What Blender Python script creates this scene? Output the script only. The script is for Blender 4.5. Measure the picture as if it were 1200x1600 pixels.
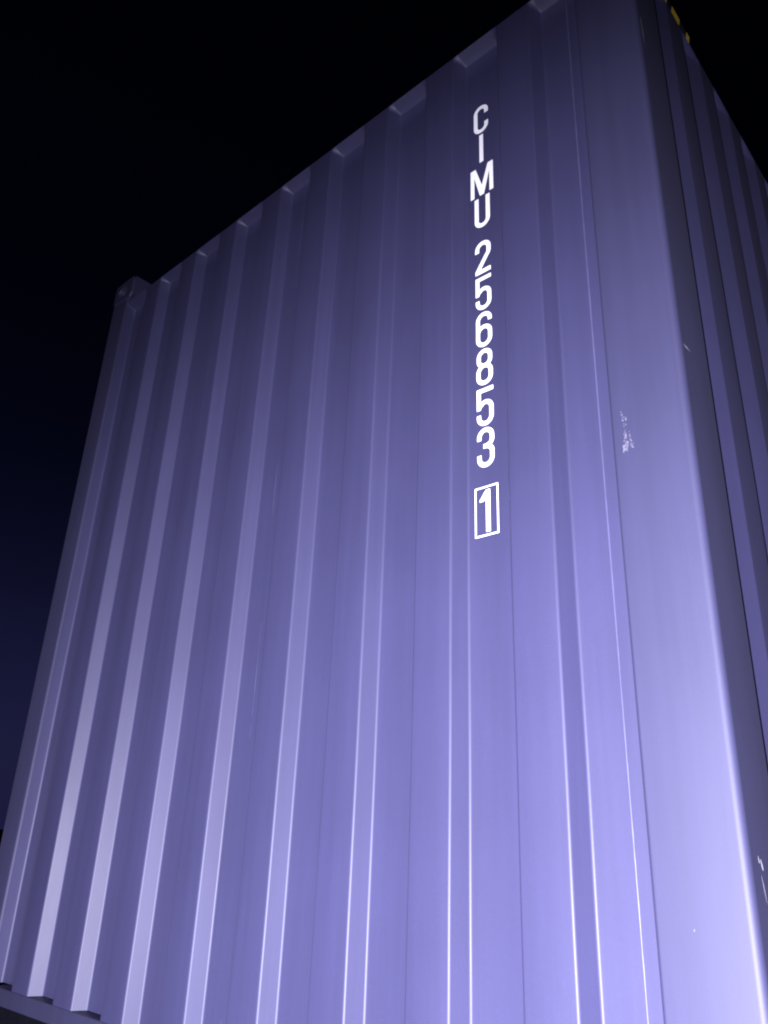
import bpy, bmesh, math, random
from mathutils import Vector, Matrix, noise

random.seed(7)
S = bpy.context.scene
for o in list(bpy.data.objects):
    bpy.data.objects.remove(o)

# ------------------------------------------------------------------ camera
CAM = Vector((0.4264, -1.2574, 0.6314))
RIGHT = Vector((0.74383886, 0.66729426, 0.03771114))
UP = Vector((0.23548454, -0.31446636, 0.91959662))
FWD = Vector((-0.62550043, 0.67515131, 0.39104978))
cd = bpy.data.cameras.new("camera")
cam = bpy.data.objects.new("camera", cd)
S.collection.objects.link(cam)
m = Matrix((RIGHT, UP, -FWD)).transposed().to_4x4()
m.translation = CAM
cam.matrix_world = m
cd.sensor_fit = 'HORIZONTAL'
cd.sensor_width = 36.0
cd.lens = 1218.45 / 1200 * 36.0
cd.clip_start = 0.01
cd.clip_end = 2000
S.camera = cam

# ------------------------------------------------------------------ night sky
w = bpy.data.worlds.new("World")
S.world = w
w.use_nodes = True
nt = w.node_tree
nt.nodes.clear()
sky = nt.nodes.new("ShaderNodeTexSky")
sky.sky_type = 'NISHITA'
sky.sun_disc = False
sky.sun_elevation = math.radians(-4.0)
sky.sun_rotation = math.radians(-75)
sky.air_density = 1.0
sky.dust_density = 2.0
sky.ozone_density = 4.0
bg = nt.nodes.new("ShaderNodeBackground")
bg.inputs['Strength'].default_value = 0.06
out = nt.nodes.new("ShaderNodeOutputWorld")
nt.links.new(sky.outputs[0], bg.inputs[0])
# town glow hanging low all round the horizon
tcw = nt.nodes.new("ShaderNodeTexCoord")
sep = nt.nodes.new("ShaderNodeSeparateXYZ")
nt.links.new(tcw.outputs['Generated'], sep.inputs[0])
def wm(op, a, b):
    q = nt.nodes.new("ShaderNodeMath"); q.operation = op
    for i, v in enumerate((a, b)):
        if isinstance(v, (int, float)):
            q.inputs[i].default_value = v
        else:
            nt.links.new(v, q.inputs[i])
    return q.outputs[0]
zz = wm('DIVIDE', sep.outputs['Z'], 0.25)
ex = wm('POWER', 2.71828, wm('MULTIPLY', wm('MULTIPLY', zz, zz), -1.0))
bg2 = nt.nodes.new("ShaderNodeBackground")
bg2.inputs['Color'].default_value = (0.25, 0.235, 1.0, 1)
nt.links.new(wm('MULTIPLY', ex, 0.043), bg2.inputs['Strength'])
ash = nt.nodes.new("ShaderNodeAddShader")
nt.links.new(bg.outputs[0], ash.inputs[0])
nt.links.new(bg2.outputs[0], ash.inputs[1])
nt.links.new(ash.outputs[0], out.inputs[0])

# the one lamp that lights the place: a low, cold floodlight on the ground behind the photographer,
# its beam wider than it is high, like a vehicle's headlamp
fl = bpy.data.lights.new("floodlight", 'SPOT')
fl.energy = 2200.0
fl.color = (0.815, 0.79, 0.965)
fl.shadow_soft_size = 0.03
fl.spot_size = math.radians(109)
fl.spot_blend = 1.0
flo = bpy.data.objects.new("floodlight", fl)
S.collection.objects.link(flo)
flo.location = (0.56, -2.0, 0.19)
aim = Vector((-0.30, 0.0, -0.08)) - flo.location
flo.rotation_euler = aim.to_track_quat('-Z', 'Y').to_euler()
flo.scale = (1.24, 1.34, 1.0)

S.view_settings.view_transform = 'Standard'
S.view_settings.look = 'None'
S.view_settings.exposure = 0.0
S.view_settings.gamma = 1.0
S.cycles.filter_width = 2.1
S.cycles.max_bounces = 4

# ------------------------------------------------------------------ materials
def new_mat(name):
    mt = bpy.data.materials.new(name)
    mt.use_nodes = True
    n = mt.node_tree
    return mt, n, n.nodes["Principled BSDF"]

def paint(name, col, rough, spec=0.5, coat=0.0, wave=0.5):
    mt, n, b = new_mat(name)
    L = n.links.new
    tc = n.nodes.new("ShaderNodeTexCoord")
    # rain streaks: noise drawn out along z
    mp = n.nodes.new("ShaderNodeMapping")
    mp.inputs['Scale'].default_value = (34, 34, 1.3)
    L(tc.outputs['Object'], mp.inputs[0])
    ns = n.nodes.new("ShaderNodeTexNoise")
    ns.inputs['Scale'].default_value = 1.0
    ns.inputs['Detail'].default_value = 6
    ns.inputs['Roughness'].default_value = 0.6
    L(mp.outputs[0], ns.inputs['Vector'])
    # cloudy chalking
    nc = n.nodes.new("ShaderNodeTexNoise")
    nc.inputs['Scale'].default_value = 2.3
    nc.inputs['Detail'].default_value = 5
    L(tc.outputs['Object'], nc.inputs['Vector'])
    ad = n.nodes.new("ShaderNodeMath"); ad.operation = 'ADD'
    L(ns.outputs[0], ad.inputs[0]); L(nc.outputs[0], ad.inputs[1])
    r1 = n.nodes.new("ShaderNodeMapRange")
    r1.inputs['From Min'].default_value = 0.7; r1.inputs['From Max'].default_value = 1.3
    r1.inputs['To Min'].default_value = 0.90; r1.inputs['To Max'].default_value = 1.10
    # fine dust and spray grain
    gr = n.nodes.new("ShaderNodeTexNoise")
    gr.inputs['Scale'].default_value = 330
    gr.inputs['Detail'].default_value = 3
    L(tc.outputs['Object'], gr.inputs['Vector'])
    g2 = n.nodes.new("ShaderNodeMath"); g2.operation = 'MULTIPLY_ADD'
    g2.inputs[1].default_value = 0.75; g2.inputs[2].default_value = -0.375
    L(gr.outputs[0], g2.inputs[0])
    ad2 = n.nodes.new("ShaderNodeMath"); ad2.operation = 'ADD'
    L(ad.outputs[0], ad2.inputs[0]); L(g2.outputs[0], ad2.inputs[1])
    L(ad2.outputs[0], r1.inputs[0])
    mx = n.nodes.new("ShaderNodeVectorMath"); mx.operation = 'SCALE'
    mx.inputs[0].default_value = col[:3]
    L(r1.outputs[0], mx.inputs['Scale'])
    L(mx.outputs[0], b.inputs['Base Color'])
    r2 = n.nodes.new("ShaderNodeMapRange")
    r2.inputs['From Min'].default_value = 0.7; r2.inputs['From Max'].default_value = 1.3
    r2.inputs['To Min'].default_value = rough - 0.04; r2.inputs['To Max'].default_value = rough + 0.05
    b.inputs['Coat Weight'].default_value = coat
    b.inputs['Coat Roughness'].default_value = 0.66
    L(ad.outputs[0], r2.inputs[0])
    L(r2.outputs[0], b.inputs['Roughness'])
    b.inputs['Specular IOR Level'].default_value = spec
    # orange peel of sprayed paint and slight oil-canning of the sheet
    pe = n.nodes.new("ShaderNodeTexNoise")
    pe.inputs['Scale'].default_value = 420
    pe.inputs['Detail'].default_value = 2
    L(tc.outputs['Object'], pe.inputs['Vector'])
    bp = n.nodes.new("ShaderNodeBump")
    bp.inputs['Strength'].default_value = 0.10
    bp.inputs['Distance'].default_value = 0.001
    L(pe.outputs[0], bp.inputs['Height'])
    b2 = n.nodes.new("ShaderNodeBump")
    b2.inputs['Strength'].default_value = wave
    b2.inputs['Distance'].default_value = 0.005
    L(nc.outputs[0], b2.inputs['Height'])
    L(bp.outputs[0], b2.inputs['Normal'])
    L(b2.outputs[0], b.inputs['Normal'])
    return mt

M = {}
M['blue'] = paint('navy_container_paint', (0.0272, 0.0262, 0.0725), .43, 0.14, 0.80)
M['frame'] = paint('greyed_frame_paint', (0.0245, 0.0240, 0.0625), .58, 0.14, 0.8)
M['white'] = paint('white_decal_film', (0.90, 0.90, 0.91), 0.5, 0.4)
M['yellow'] = paint('yellow_warning_paint', (0.88, 0.64, 0.04), 0.5, 0.4)
M['black'] = paint('black_warning_paint', (0.02, 0.02, 0.022), 0.5, 0.4)
M['weld'] = paint('painted_weld', (0.062, 0.060, 0.125), 0.48, 0.4)
M['scuff'] = paint('scuffed_paint', (0.115, 0.115, 0.15), 0.6, 0.3)
M['scrape'] = paint('scraped_primer', (0.42, 0.42, 0.46), 0.6, 0.3)

def plain(name, col, rough, scale=6.0, var=0.35, bump=0.3, dist=0.01):
    mt, n, b = new_mat(name)
    L = n.links.new
    tc = n.nodes.new("ShaderNodeTexCoord")
    ns = n.nodes.new("ShaderNodeTexNoise")
    ns.inputs['Scale'].default_value = scale
    ns.inputs['Detail'].default_value = 8
    ns.inputs['Roughness'].default_value = 0.7
    L(tc.outputs['Object'], ns.inputs['Vector'])
    rg = n.nodes.new("ShaderNodeMapRange")
    rg.inputs['From Min'].default_value = 0.3; rg.inputs['From Max'].default_value = 0.7
    rg.inputs['To Min'].default_value = 1 - var; rg.inputs['To Max'].default_value = 1 + var
    L(ns.outputs[0], rg.inputs[0])
    mx = n.nodes.new("ShaderNodeVectorMath"); mx.operation = 'SCALE'
    mx.inputs[0].default_value = col
    L(rg.outputs[0], mx.inputs['Scale'])
    L(mx.outputs[0], b.inputs['Base Color'])
    b.inputs['Roughness'].default_value = rough
    bp = n.nodes.new("ShaderNodeBump")
    bp.inputs['Strength'].default_value = bump
    bp.inputs['Distance'].default_value = dist
    L(ns.outputs[0], bp.inputs['Height'])
    L(bp.outputs[0], b.inputs['Normal'])
    return mt

M['ground'] = plain('gravelly_asphalt', (0.03, 0.03, 0.031), 1.0, 60, 0.5, 0.6, 0.01)
M['ground'].node_tree.nodes['Principled BSDF'].inputs['Specular IOR Level'].default_value = 0.05
M['undercoat_shade'] = plain('bitumen_gap_shade', (0.004, 0.004, 0.007), 0.95, 30, 0.3, 0.4)  # near-black bitumen, also paints in the shade under the end rail
for k in ('undercoat_shade',):
    M[k].node_tree.nodes['Principled BSDF'].inputs['Specular IOR Level'].default_value = 0.03
M['floor'] = plain('plywood_floor', (0.2, 0.13, 0.08), 0.8, 8, 0.3, 0.1)

# ------------------------------------------------------------------ helpers
def link(name, me, mat, parent=None, smooth=False):
    me.materials.append(mat)
    o = bpy.data.objects.new(name, me)
    S.collection.objects.link(o)
    if parent is not None:
        o.parent = parent
    if smooth:
        for p in me.polygons:
            p.use_smooth = True
    return o

def from_bm(name, bm, mat, parent=None, smooth=False):
    bmesh.ops.recalc_face_normals(bm, faces=bm.faces)
    me = bpy.data.meshes.new(name)
    bm.to_mesh(me); bm.free()
    return link(name, me, mat, parent, smooth)

def box(bm, x0, x1, y0, y1, z0, z1, bev=0.0, seg=3):
    mt = Matrix.Translation(((x0+x1)/2, (y0+y1)/2, (z0+z1)/2)) @ Matrix.Diagonal((x1-x0, y1-y0, z1-z0, 1))
    r = bmesh.ops.create_cube(bm, size=1.0, matrix=mt)
    if bev:
        es = list({e for v in r['verts'] for e in v.link_edges})
        bmesh.ops.bevel(bm, geom=es, offset=bev, segments=seg, profile=0.5, affect='EDGES')

def fillet(pts, rad, seg=6):
    """round the inner corners of an open 2-D polyline; rad is one radius or one per point"""
    res = [Vector(pts[0])]
    for i in range(1, len(pts)-1):
        a, b, c = Vector(pts[i-1]), Vector(pts[i]), Vector(pts[i+1])
        r = rad[i] if isinstance(rad, (list, tuple)) else rad
        u, v = (a-b), (c-b)
        lu, lv = u.length, v.length
        u /= lu; v /= lv
        dot = max(-1, min(1, u.dot(v)))
        ang = math.acos(dot)
        if ang > math.pi - 0.02 or r <= 0:
            res.append(b); continue
        t = min(r / math.tan(ang/2), lu*0.48, lv*0.48)
        rr = t * math.tan(ang/2)
        p0, p1 = b+u*t, b+v*t
        cen = b + (u+v).normalized() * (rr / math.sin(ang/2))
        a0 = math.atan2(p0.y-cen.y, p0.x-cen.x); a1 = math.atan2(p1.y-cen.y, p1.x-cen.x)
        d = (a1-a0+math.pi) % (2*math.pi) - math.pi
        for k in range(seg+1):
            aa = a0 + d*k/seg
            res.append(Vector((cen.x+rr*math.cos(aa), cen.y+rr*math.sin(aa))))
    res.append(Vector(pts[-1]))
    return res

def profile_normals_smooth(o, angle=50):
    for p in o.data.polygons:
        p.use_smooth = True
    es = o.data
    bm = bmesh.new(); bm.from_mesh(es)
    for e in bm.edges:
        if len(e.link_faces) == 2 and e.calc_face_angle(0) > math.radians(angle):
            e.smooth = False
    bm.to_mesh(es); bm.free()

# ------------------------------------------------------------------ ground
bm = bmesh.new()
R0 = 400
vs = [bm.verts.new((x, y, 0)) for x, y in ((-R0, -R0), (R0, -R0), (R0, R0), (-R0, R0))]
bm.faces.new(vs)
g = from_bm('ground', bm, M['ground'])
g['kind'] = 'structure'

# ------------------------------------------------------------------ the container
W, LEN, H = 2.438, 12.192, 2.896
ZT, ZB = 2.754, 0.191            # top and foot of the pressed wall sheets
ZRB = 0.145                      # underside of the bottom rail
RIDGE = 0.0010                   # how far the ridges lie behind the posts' face
PITCH, X0, RUN, DEP, VAL = 0.2525, -2.3061, 0.0185, 0.0402, 0.1514

box_root = bpy.data.objects.new('shipping_container', None)
S.collection.objects.link(box_root)
box_root.location = (-W/2, 0, 0)
box_root['label'] = 'navy blue corrugated steel shipping container with white identification letters down its end wall'
box_root['category'] = 'shipping container'
bpy.context.view_layer.update()
OFF = Vector((W/2, 0, 0))

def part(name, bm, mat, parent=None, smooth=None):
    """bm is in world coordinates; the part keeps its place under the container"""
    bmesh.ops.recalc_face_normals(bm, faces=bm.faces)
    me = bpy.data.meshes.new(name)
    for v in bm.verts:
        v.co += OFF
    bm.to_mesh(me); bm.free()
    o = link(name, me, mat, parent if parent is not None else box_root)
    if smooth:
        profile_normals_smooth(o, smooth)
    return o

def wall_sheet(name, pts, radii, outward, base, zb, zt, cap=0.013, seg=6):
    """pressed sheet: pts (s, depth) run along the wall; the valleys close at the top with a
    sloping tongue and at the foot on a ledge"""
    pr = fillet(pts, radii, seg)
    bm = bmesh.new()
    def P(s, d, z):
        # pressed sheet is never quite flat
        f = min(1.0, max(0.0, (zt-0.03-z)/0.2))*min(1.0, max(0.0, (z-zb)/0.1))
        q = Vector((s*3.1, z*2.2, 4.7))
        return base(s+0.0011*f*noise.noise(q*1.3+Vector((9, 2, 0))), d+0.0013*f*noise.noise(q), z)
    rows = []
    nz = 40
    zs = [zb + (zt-cap-0.004-zb)*k/nz for k in range(nz+1)]
    for z in zs:
        rows.append([bm.verts.new(P(p.x, p.y, z)) for p in pr])
    # rounded top closing
    for fz, fd in ((0.10, 0.96), (0.55, 0.52), (1.0, 0.10)):
        z = zt-cap-0.004 + (cap+0.004)*fz*0.8
        rows.append([bm.verts.new(P(p.x, RIDGE + max(0, p.y-RIDGE)*fd if p.y > RIDGE else p.y, z)) for p in pr])
    rows.append([bm.verts.new(P(p.x, min(p.y, RIDGE), zt-0.0015)) for p in pr])
    rows.append([bm.verts.new(P(p.x, 0.0025, zt)) for p in pr])
    # lip folding back over the top rail
    rows.append([bm.verts.new(P(p.x, 0.06, zt+0.006)) for p in pr])
    for a, b in zip(rows[:-1], rows[1:]):
        for i in range(len(pr)-1):
            try:
                bm.faces.new((a[i], a[i+1], b[i+1], b[i]))
            except ValueError:
                pass
    return bm

# --- front wall (the end wall with the letters)
pts, rad = [], []
def add(x, d, r):
    pts.append((x, d)); rad.append(r)
XPL, XPR = -2.316, -0.152        # inner edges of the two corner posts
add(XPL-0.004, 0.004, 0)
add(XPL+0.001, 0.004, 0.004)
add(XPL+0.001, 0.047, 0.008)
add(XPL+0.050, 0.049, 0.010)
add(XPL+0.072, RIDGE+DEP+0.004, 0.02)
for k in range(9):
    xk = X0 + k*PITCH
    if k > 0:
        add(xk, RIDGE, 0.0075)
        add(xk+RUN, RIDGE+DEP, 0.0075)
    if k < 8:
        add(xk+VAL-RUN, RIDGE+DEP, 0.0075)
        add(xk+VAL, RIDGE, 0.0075)
add(XPR+0.012, RIDGE+DEP, 0)
bm = wall_sheet('front_wall', pts, rad, None, lambda s, d, z: (s, d, z), ZB, ZT)
front = part('front_wall', bm, M['blue'], smooth=60)

# --- long side walls
DS = 0.021                       # ribs shallower than a real side wall's, shaped to dim their lit slopes
def side_pts(far):
    P, R = [], []
    P.append((0.140, 0.006)); R.append(0)
    P.append((0.150, 0.006)); R.append(0.003)
    P.append((0.158, RIDGE+DS)); R.append(0.004)
    pit, run, top = 0.2285, 0.074, 0.100
    y = 0.240
    while y + pit < far - 0.16:
        P += [(y-run, RIDGE+DS), (y, RIDGE), (y+top, RIDGE), (y+top+0.030, RIDGE+DS)]
        R += [0.010, 0.014, 0.018, 0.010]
        y += pit
    P.append((far-0.17, RIDGE+DS)); R.append(0.008)
    P.append((far-0.150, 0.006)); R.append(0.003)
    P.append((far-0.140, 0.006)); R.append(0)
    return P, R
P, R = side_pts(LEN)
bm = wall_sheet('side_wall', P, R, None, lambda s, d, z: (-d, s, z), ZB, ZT, seg=4)
side = part('side_wall', bm, M['blue'], smooth=60)
bm = wall_sheet('side_wall', P, R, None, lambda s, d, z: (-W+d, s, z), ZB, ZT, seg=4)
side2 = part('side_wall', bm, M['blue'], smooth=60)

# --- corner posts: folded steel with rounded edges
def post(front_w, side_w, x_out, sx, y_out, sy):
    """open section: side flange, rounded corner, front face, small return at the inner edge"""
    sec = [(0.055, side_w), (0.006, side_w), (0, side_w-0.006), (0, 0), (front_w, 0), (front_w, 0.034), (0.055, 0.055)]
    rr = [0, 0.004, 0.006, 0.0135, 0.008, 0.0, 0]
    pr = fillet(sec, rr, 8)
    bm = bmesh.new()
    bot = [bm.verts.new((x_out+sx*p.x, y_out+sy*p.y, 0.116)) for p in pr]
    mid = [[bm.verts.new((x_out+sx*p.x, y_out+sy*p.y, 0.116+(H-0.232)*k/10)) for p in pr] for k in range(1, 11)]
    rows = [bot] + mid
    n = len(pr)
    for a, b in zip(rows[:-1], rows[1:]):
        for i in range(n):
            j = (i+1) % n
            bm.faces.new((a[i], a[j], b[j], b[i]))
    bm.faces.new(rows[0]); bm.faces.new(rows[-1])
    return bm
part('corner_post', post(0.152, 0.148, 0, -1, 0, 1), M['frame'], smooth=50)
part('corner_post', post(W+XPL, 0.148, -W, 1, 0, 1), M['frame'], smooth=50)
part('corner_post', post(0.15, 0.148, 0, -1, LEN, -1), M['frame'], smooth=50)
part('corner_post', post(0.15, 0.148, -W, 1, LEN, -1), M['frame'], smooth=50)

# --- corner castings: blocks with an oval hole in each outer face
def casting():
    """block 162 x 178 x 118 with its outer corner at the origin, reaching to +x, +y, +z;
    holes in the faces x=0, y=0 and z=0"""
    A = (0.155, 0.155, 0.118)
    bm = bmesh.new()
    N = 32
    def ring_face(ax, sl, sw):
        u, v = [i for i in range(3) if i != ax]
        hu, hv = A[u]/2, A[v]/2
        def at(a, b, c):
            q = [0, 0, 0]; q[u] = hu+a; q[v] = hv+b; q[ax] = c
            return bm.verts.new(q)
        rect, oval, deep = [], [], []
        bev = 0.008
        for i in range(N):
            t = 2*math.pi*(i+0.5)/N
            c, s = math.cos(t), math.sin(t)
            k = max(abs(c)/(hu-bev), abs(s)/(hv-bev))
            rect.append(at(c/k, s/k, 0.0))
            ca = math.copysign(abs(c)**0.8, c); sa = math.copysign(abs(s)**0.8, s)
            oval.append((ca*sl, sa*sw))
            deep.append(at(ca*sl*0.98, sa*sw*0.98, 0.03))
        ov = [at(a*1.05, b*1.05, 0.0) for a, b in oval]
        ov2 = [at(a, b, 0.004) for a, b in oval]
        for r1, r2 in ((rect, ov), (ov, ov2), (ov2, deep)):
            for i in range(N):
                j = (i+1) % N
                bm.faces.new((r1[i], r1[j], r2[j], r2[i]))
        bm.faces.new(deep)
        # chamfer apron to the block's edges
        big = []
        for i in range(N):
            q = rect[i].co.copy()
            for ww, hh in ((u, hu), (v, hv)):
                if abs(abs(q[ww]-hh)-(hh-bev)) < 1e-5:
                    q[ww] = hh + math.copysign(hh, q[ww]-hh)
            q[ax] = bev
            big.append(bm.verts.new(q))
        for i in range(N):
            j = (i+1) % N
            bm.faces.new((rect[i], rect[j], big[j], big[i]))
    ring_face(0, 0.0395, 0.0255)     # outer side
    ring_face(1, 0.0395, 0.0255)     # outer end
    ring_face(2, 0.031, 0.052)       # top or bottom
    # the three inner faces
    for ax in range(3):
        u, v = [i for i in range(3) if i != ax]
        q = []
        for a, b in ((0.008, 0.008), (A[u], 0.008), (A[u], A[v]), (0.008, A[v])):
            c = [0, 0, 0]; c[u] = a; c[v] = b; c[ax] = A[ax]
            q.append(bm.verts.new(c))
        bm.faces.new(q)
    return bm
for sx in (0, 1):
    for sy in (0, 1):
        for sz in (0, 1):
            bm = casting()
            for v in bm.verts:
                x, y, z = v.co
                v.co = ((-W-0.002+x) if sx == 0 else (0.002-x),
                        (-0.002+y) if sy == 0 else (LEN+0.002-y),
                        z if sz == 0 else (H-z))
            part('corner_casting', bm, M['frame'])

# --- rails
def extrude_section(sec, a, b, axis):
    """closed section (p, z) swept from a to b along x or y"""
    bm = bmesh.new()
    def V(s, p, z):
        return (s, p, z) if axis == 'x' else (p, s, z)
    r0 = [bm.verts.new(V(a, p, z)) for p, z in sec]
    r1 = [bm.verts.new(V(b, p, z)) for p, z in sec]
    n = len(sec)
    for i in range(n):
        j = (i+1) % n
        bm.faces.new((r0[i], r0[j], r1[j], r1[i]))
    bm.faces.new(r0); bm.faces.new(r1)
    return bm
# top end rail: its front leans back from the lip of the sheet
for yb, sg in ((0, 1), (LEN, -1)):
    sec = [(0.012, ZT+0.0075), (0.20, ZT+0.060), (0.20, ZT-0.02), (0.070, ZT-0.02)]
    part('top_end_rail', extrude_section([(yb+sg*p, z) for p, z in sec], -W+0.163, -0.163, 'x'), M['blue'])
for xb, sg in ((0, -1), (-W, 1)):
    sec = [(0.026, ZT+0.0075), (0.026, ZT+0.060), (0.086, ZT+0.060), (0.086, ZT-0.02), (0.070, ZT-0.02)]
    part('top_side_rail', extrude_section([(xb+sg*p, z) for p, z in sec], 0.179, LEN-0.179, 'y'), M['blue'])
# bottom rails with the ledge the valleys stand on
for yb, sg in ((0, 1), (LEN, -1)):
    bm = bmesh.new()
    ya, yc = sorted((yb+sg*0.0025, yb+sg*0.066))
    box(bm, -W+0.164, -0.164, ya, yc, ZRB, ZB-0.001, 0.003, 2)
    part('bottom_end_rail', bm, M['frame'], smooth=40)
for xb, sg in ((0, -1), (-W, 1)):
    bm = bmesh.new()
    xa, xc = sorted((xb+sg*0.0025, xb+sg*0.066))
    box(bm, xa, xc, 0.180, LEN-0.180, 0.045, ZB-0.001, 0.003, 2)
    part('bottom_side_rail', bm, M['blue'], smooth=40)

# roof, floor and rear doors close the box
bm = bmesh.new()
prof = []
y = 0.21
while y < LEN-0.25:
    prof += [(y, 0), (y+0.08, 0), (y+0.10, 0.02), (y+0.18, 0.02), (y+0.20, 0)]
    y += 0.209
r0 = [bm.verts.new((-W+0.10, a, ZT+0.02+b)) for a, b in prof]
r1 = [bm.verts.new((-0.10, a, ZT+0.02+b)) for a, b in prof]
for i in range(len(prof)-1):
    bm.faces.new((r0[i], r0[i+1], r1[i+1], r1[i]))
part('roof', bm, M['blue'])
bm = bmesh.new(); box(bm, -W+0.07, -0.07, 0.07, LEN-0.08, 0.15, 0.178)
part('floor', bm, M['floor'])
for i in range(6):  # added to cover lit steel under the rail, so the gap stays dark
    bm = bmesh.new(); box(bm, -W+0.0675, -0.0675, 0.014+0.3*i, 0.060+0.3*i, 0.030, 0.144)
    part('cross_member', bm, M['undercoat_shade'])
for a, b in ((-W+0.155, -W/2-0.004), (-W/2+0.004, -0.155)):
    bm = bmesh.new(); box(bm, a, b, LEN-0.062, LEN-0.012, ZB+0.002, ZT-0.024, 0.006, 2)
    d = part('door', bm, M['blue'])
    for f in (0.25, 0.75):
        x = a+(b-a)*f
        bm = bmesh.new()
        bmesh.ops.create_cone(bm, cap_ends=True, segments=12, radius1=0.017, radius2=0.017, depth=ZT-ZB-0.1,
                              matrix=Matrix.Translation((x, LEN+0.008, (ZT+ZB)/2)))
        part('locking_bar', bm, M['weld'], d)

# --- warning stripes on the top side rail beside the near corner
stripe_y = [(0.190, 'yellow'), (0.215, 'black'), (0.240, 'yellow'), (0.268, 'black'), (0.300, 'yellow'),
            (0.352, 'black'), (0.400, 'yellow'), (0.422, None)]
for (ya, c), (yb, _) in zip(stripe_y[:-1], stripe_y[1:]):
    bm = bmesh.new()
    box(bm, -0.024, -0.006, ya+0.0005, yb-0.0005, ZT+0.012, ZT+0.064)
    for v in bm.verts:
        v.co.y += (v.co.z-(ZT+0.038))*0.35
    part('warning_stripe', bm, M[c])

# --- weld seams
def bead(name, pth, r, parent=None, seg=6):
    bm = bmesh.new()
    rings = []
    for i, p in enumerate(pth):
        rr = r*(0.75+0.5*random.random())
        rings.append([bm.verts.new((p[0]+rr*math.cos(2*math.pi*k/seg), p[1]+rr*0.6*math.sin(2*math.pi*k/seg), p[2])) for k in range(seg)])
    for a, b in zip(rings[:-1], rings[1:]):
        for k in range(seg):
            j = (k+1) % seg
            bm.faces.new((a[k], a[j], b[j], b[k]))
    return part(name, bm, M['weld'], parent, smooth=80)
n = 120
bead('weld_seam', [(XPR-0.041, RIDGE+DEP-0.0002, ZB+0.01+(ZT-ZB-0.05)*i/n) for i in range(n+1)], 0.0016, front)
bead('weld_seam', [(-1.212, RIDGE+DEP+0.0004, ZB+0.01+(ZT-ZB-0.05)*i/n) for i in range(n+1)], 0.0011, front)

# --- identification: one flat film character after another down the valley
def stroke(bm, path, t, y, closed=False):
    pth = [Vector(p) for p in path]
    nP = len(pth)
    Ls, Rs = [], []
    for i, p in enumerate(pth):
        if closed:
            a, c = pth[i-1], pth[(i+1) % nP]
        else:
            a, c = pth[max(i-1, 0)], pth[min(i+1, nP-1)]
        d0 = (p-a).normalized() if (p-a).length > 1e-9 else (c-p).normalized()
        d1 = (c-p).normalized() if (c-p).length > 1e-9 else d0
        n0 = Vector((-d0.y, d0.x)); n1 = Vector((-d1.y, d1.x))
        nn = (n0+n1)
        if nn.length < 1e-6:
            nn = n0
        nn.normalize()
        k = 1/max(0.35, nn.dot(n0))
        Ls.append(bm.verts.new((p.x+nn.x*t/2*k, y, p.y+nn.y*t/2*k)))
        Rs.append(bm.verts.new((p.x-nn.x*t/2*k, y, p.y-nn.y*t/2*k)))
    rng = range(nP) if closed else range(nP-1)
    for i in rng:
        j = (i+1) % nP
        bm.faces.new((Ls[i], Rs[i], Rs[j], Ls[j]))

def arc(cx, cy, rx, ry, a0, a1, n=12):
    return [(cx+rx*math.cos(math.radians(a0+(a1-a0)*i/n)), cy+ry*math.sin(math.radians(a0+(a1-a0)*i/n))) for i in range(n+1)]

T = 0.0110
def glyph(ch):
    """strokes on a 0.046 x 0.100 field whose lower left corner is the origin"""
    wd, h, t = 0.046, 0.100, T
    a, b = t/2, wd-t/2
    cx = wd/2
    r = (b-a)/2
    top, bot = h-t/2, t/2
    st = []
    if ch == 'C':
        st.append(arc(cx, top-r, r, r, 0, 180)[:0] + [(b, h*0.66)] + arc(cx, top-r, r, r, 0, 180) + arc(cx, bot+r, r, r, 180, 360) + [(b, h*0.34)])
    elif ch == 'I':
        st.append([(cx, 0), (cx, h)])
    elif ch == 'U':
        st.append([(a, h), (a, bot+r)] + arc(cx, bot+r, r, r, 180, 360) + [(b, h)])
    elif ch == '2':
        st.append([(a, h*0.68)] + arc(cx, top-r, r, r, 180, 0)[0:] + [(b, h*0.70)] + arc(cx-0.010, h*0.655, r+0.010, 0.022, 0, -40, 5) + [(a+0.0012, bot+0.004), (a+0.0012, bot)])
        st.append([(a-t*0.5, bot), (wd, bot)])
    elif ch == '5':
        st.append([(wd, top), (a, top), (a, h*0.44), (a, h*0.435)])
        st.append([(a, h*0.50), (a+0.004, h*0.535)] + arc(cx+0.001, h*0.58-r+0.004, r-0.001, r, 110, 0) + [(b, bot+r)] + arc(cx, bot+r, r, r, 0, -180) + [(a, h*0.30)])
    elif ch == '6':
        st.append([(b, h*0.72)] + arc(cx, top-r, r, r, 0, 180) + [(a, h*0.40)])
        st.append(arc(cx, h*0.575-r, r, r, 0, 180) + arc(cx, bot+r, r, r, 180, 360))
    elif ch == '8':
        r2 = r-0.0012
        st.append(arc(cx, top-r2, r2, r2, 0, 180) + arc(cx, h*0.52+r2, r2, r2*0.92, 180, 360))
        st.append(arc(cx, h*0.53-r, r, r, 0, 180) + arc(cx, bot+r, r, r, 180, 360))
    elif ch == '3':
        st.append([(a, h*0.70)] + arc(cx, top-r, r, r, 180, 0) + arc(cx-0.002, h*0.53+r*0.86, r+0.002, r*0.86, 0, -82) + [(cx-0.006, h*0.53)])
        st.append([(cx-0.006, h*0.53)] + arc(cx-0.002, h*0.53-r*0.9, r+0.002, r*0.9, 82, 0) + [(b, bot+r)] + arc(cx, bot+r, r, r, 0, -180) + [(a, h*0.32)])
    elif ch == '1':
        st.append([(cx+0.004, 0), (cx+0.004, h)])
        st.append([(cx-0.0125, h*0.735), (cx-0.0125, h*0.755), (cx+0.001, h-0.006)])
    return st

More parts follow.
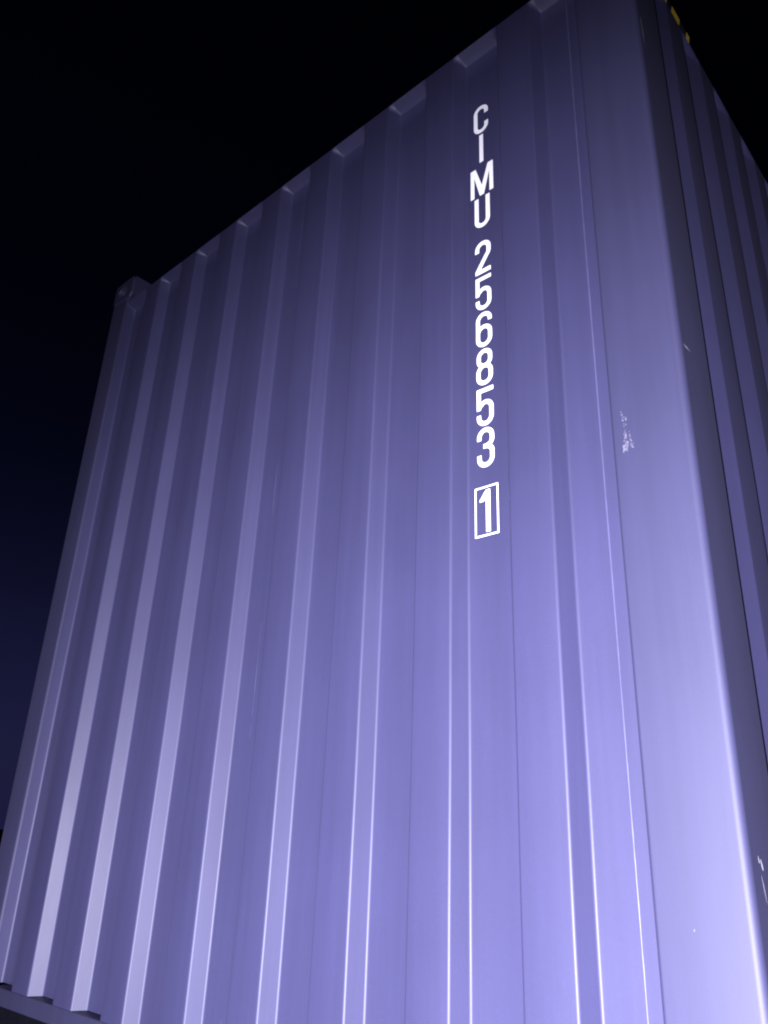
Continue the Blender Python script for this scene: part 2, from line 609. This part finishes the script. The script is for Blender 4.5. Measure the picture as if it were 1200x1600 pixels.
CX = -0.470
YF = RIDGE+DEP-0.0020
col = [('C', 2.439), ('I', 2.330), ('M', 2.214), ('U', 2.106), ('2', 1.957), ('5', 1.845), ('6', 1.736),
       ('8', 1.629), ('5', 1.520), ('3', 1.414), ('1', 1.258)]
for ch, z in col:
    bm = bmesh.new()
    if ch == 'M':
        wd, h, t = 0.072, 0.100, 0.0120
        x = CX-wd/2
        q = [(0, 0), (0, h), (0.0165, h), (wd/2, 0.034), (wd-0.0165, h), (wd, h), (wd, 0), (wd-t, 0), (wd-t, 0.071),
             (wd/2+0.0065, 0), (wd/2-0.0065, 0), (t, 0.071), (t, 0)]
        bm.faces.new([bm.verts.new((x+a, YF, z+b)) for a, b in q])
        bmesh.ops.triangulate(bm, faces=bm.faces)
    else:
        for i, s in enumerate(glyph(ch)):
            stroke(bm, [(CX-0.023+a, z+b) for a, b in s], T*1.13 if ch in 'CIU2' else T, YF-0.0001*i, ch == '8' or (ch == '6' and i == 1))
    name = 'letter' if ch.isalpha() else 'digit'
    o = part(name, bm, M['white'], front)
bm = bmesh.new()
bw, bz0, bz1, bt = 0.062, 1.249, 1.367, 0.0036
stroke(bm, [(CX-bw/2+bt/2, bz0+bt/2), (CX+bw/2-bt/2, bz0+bt/2), (CX+bw/2-bt/2, bz1-bt/2), (CX-bw/2+bt/2, bz1-bt/2)], bt, YF, True)
part('digit_frame', bm, M['white'], front)

# --- scrapes where the paint is gone
def patch(cx, cz, rx, rz, tilt, plane, parent):
    bm = bmesh.new()
    n = 11
    vs = []
    for i in range(n):
        t = 2*math.pi*i/n
        k = 0.6+0.6*random.random()
        a, b = rx*k*math.cos(t), rz*k*math.sin(t)
        a += b*tilt
        vs.append(bm.verts.new((cx+a, -0.0005, cz+b) if plane == 'f' else (0.0005, cx+a, cz+b)))
    bm.faces.new(vs)
    part('scrape', bm, M['scuff' if plane == 'f' else 'scrape'], parent)
fp = [o for o in box_root.children if o.name.startswith('corner_post')][0]
fp = sorted([o for o in box_root.children if o.name.startswith('corner_post')], key=lambda o: o.name)[0]
bm = bmesh.new()                 # a scuff: many flecks, thickest towards its lower end
for x0, x1, z0, z1, n in ((-.1285, -.1255, 1.400, 1.413, 5), (-.1275, -.1185, 1.391, 1.400, 14), (-.1260, -.1200, 1.380, 1.386, 5),
                          (-.1265, -.1215, 1.356, 1.374, 12), (-.1275, -.1185, 1.342, 1.356, 16), (-.1300, -.1190, 1.326, 1.343, 40),
                          (-.1155, -.1120, 1.345, 1.368, 8), (-.1150, -.1095, 1.330, 1.345, 12)):
    for k in range(n):
        cx, cz = random.uniform(x0, x1), random.uniform(z0, z1)
        a_, b_ = random.uniform(.0006, .0016), random.uniform(.0008, .0026)
        yk = -0.0004-0.0000045*len(bm.faces)
        bm.faces.new([bm.verts.new((cx+a_*math.cos(t)*random.uniform(.6, 1.1), yk, cz+b_*math.sin(t)*random.uniform(.6, 1.1))) for t in (0, 1.05, 2.1, 3.14, 4.2, 5.25)])
part('scuff', bm, M['scuff'], fp)
patch(-0.0900, 0.532, .0008, .0022, 0.1, 'f', fp)
for cx, cz, rx, rz, tl in ((0.030, 1.521, .018, .0012, 0), (0.040, 0.630, .0022, .006, -.3), (0.050, 0.624, .0025, .009, -.3),
                           (0.023, 2.402, .0015, .045, -.06), (0.0465, 0.590, .001, .02, -.2)):
    patch(cx, cz, rx, rz, tl, 's', fp)
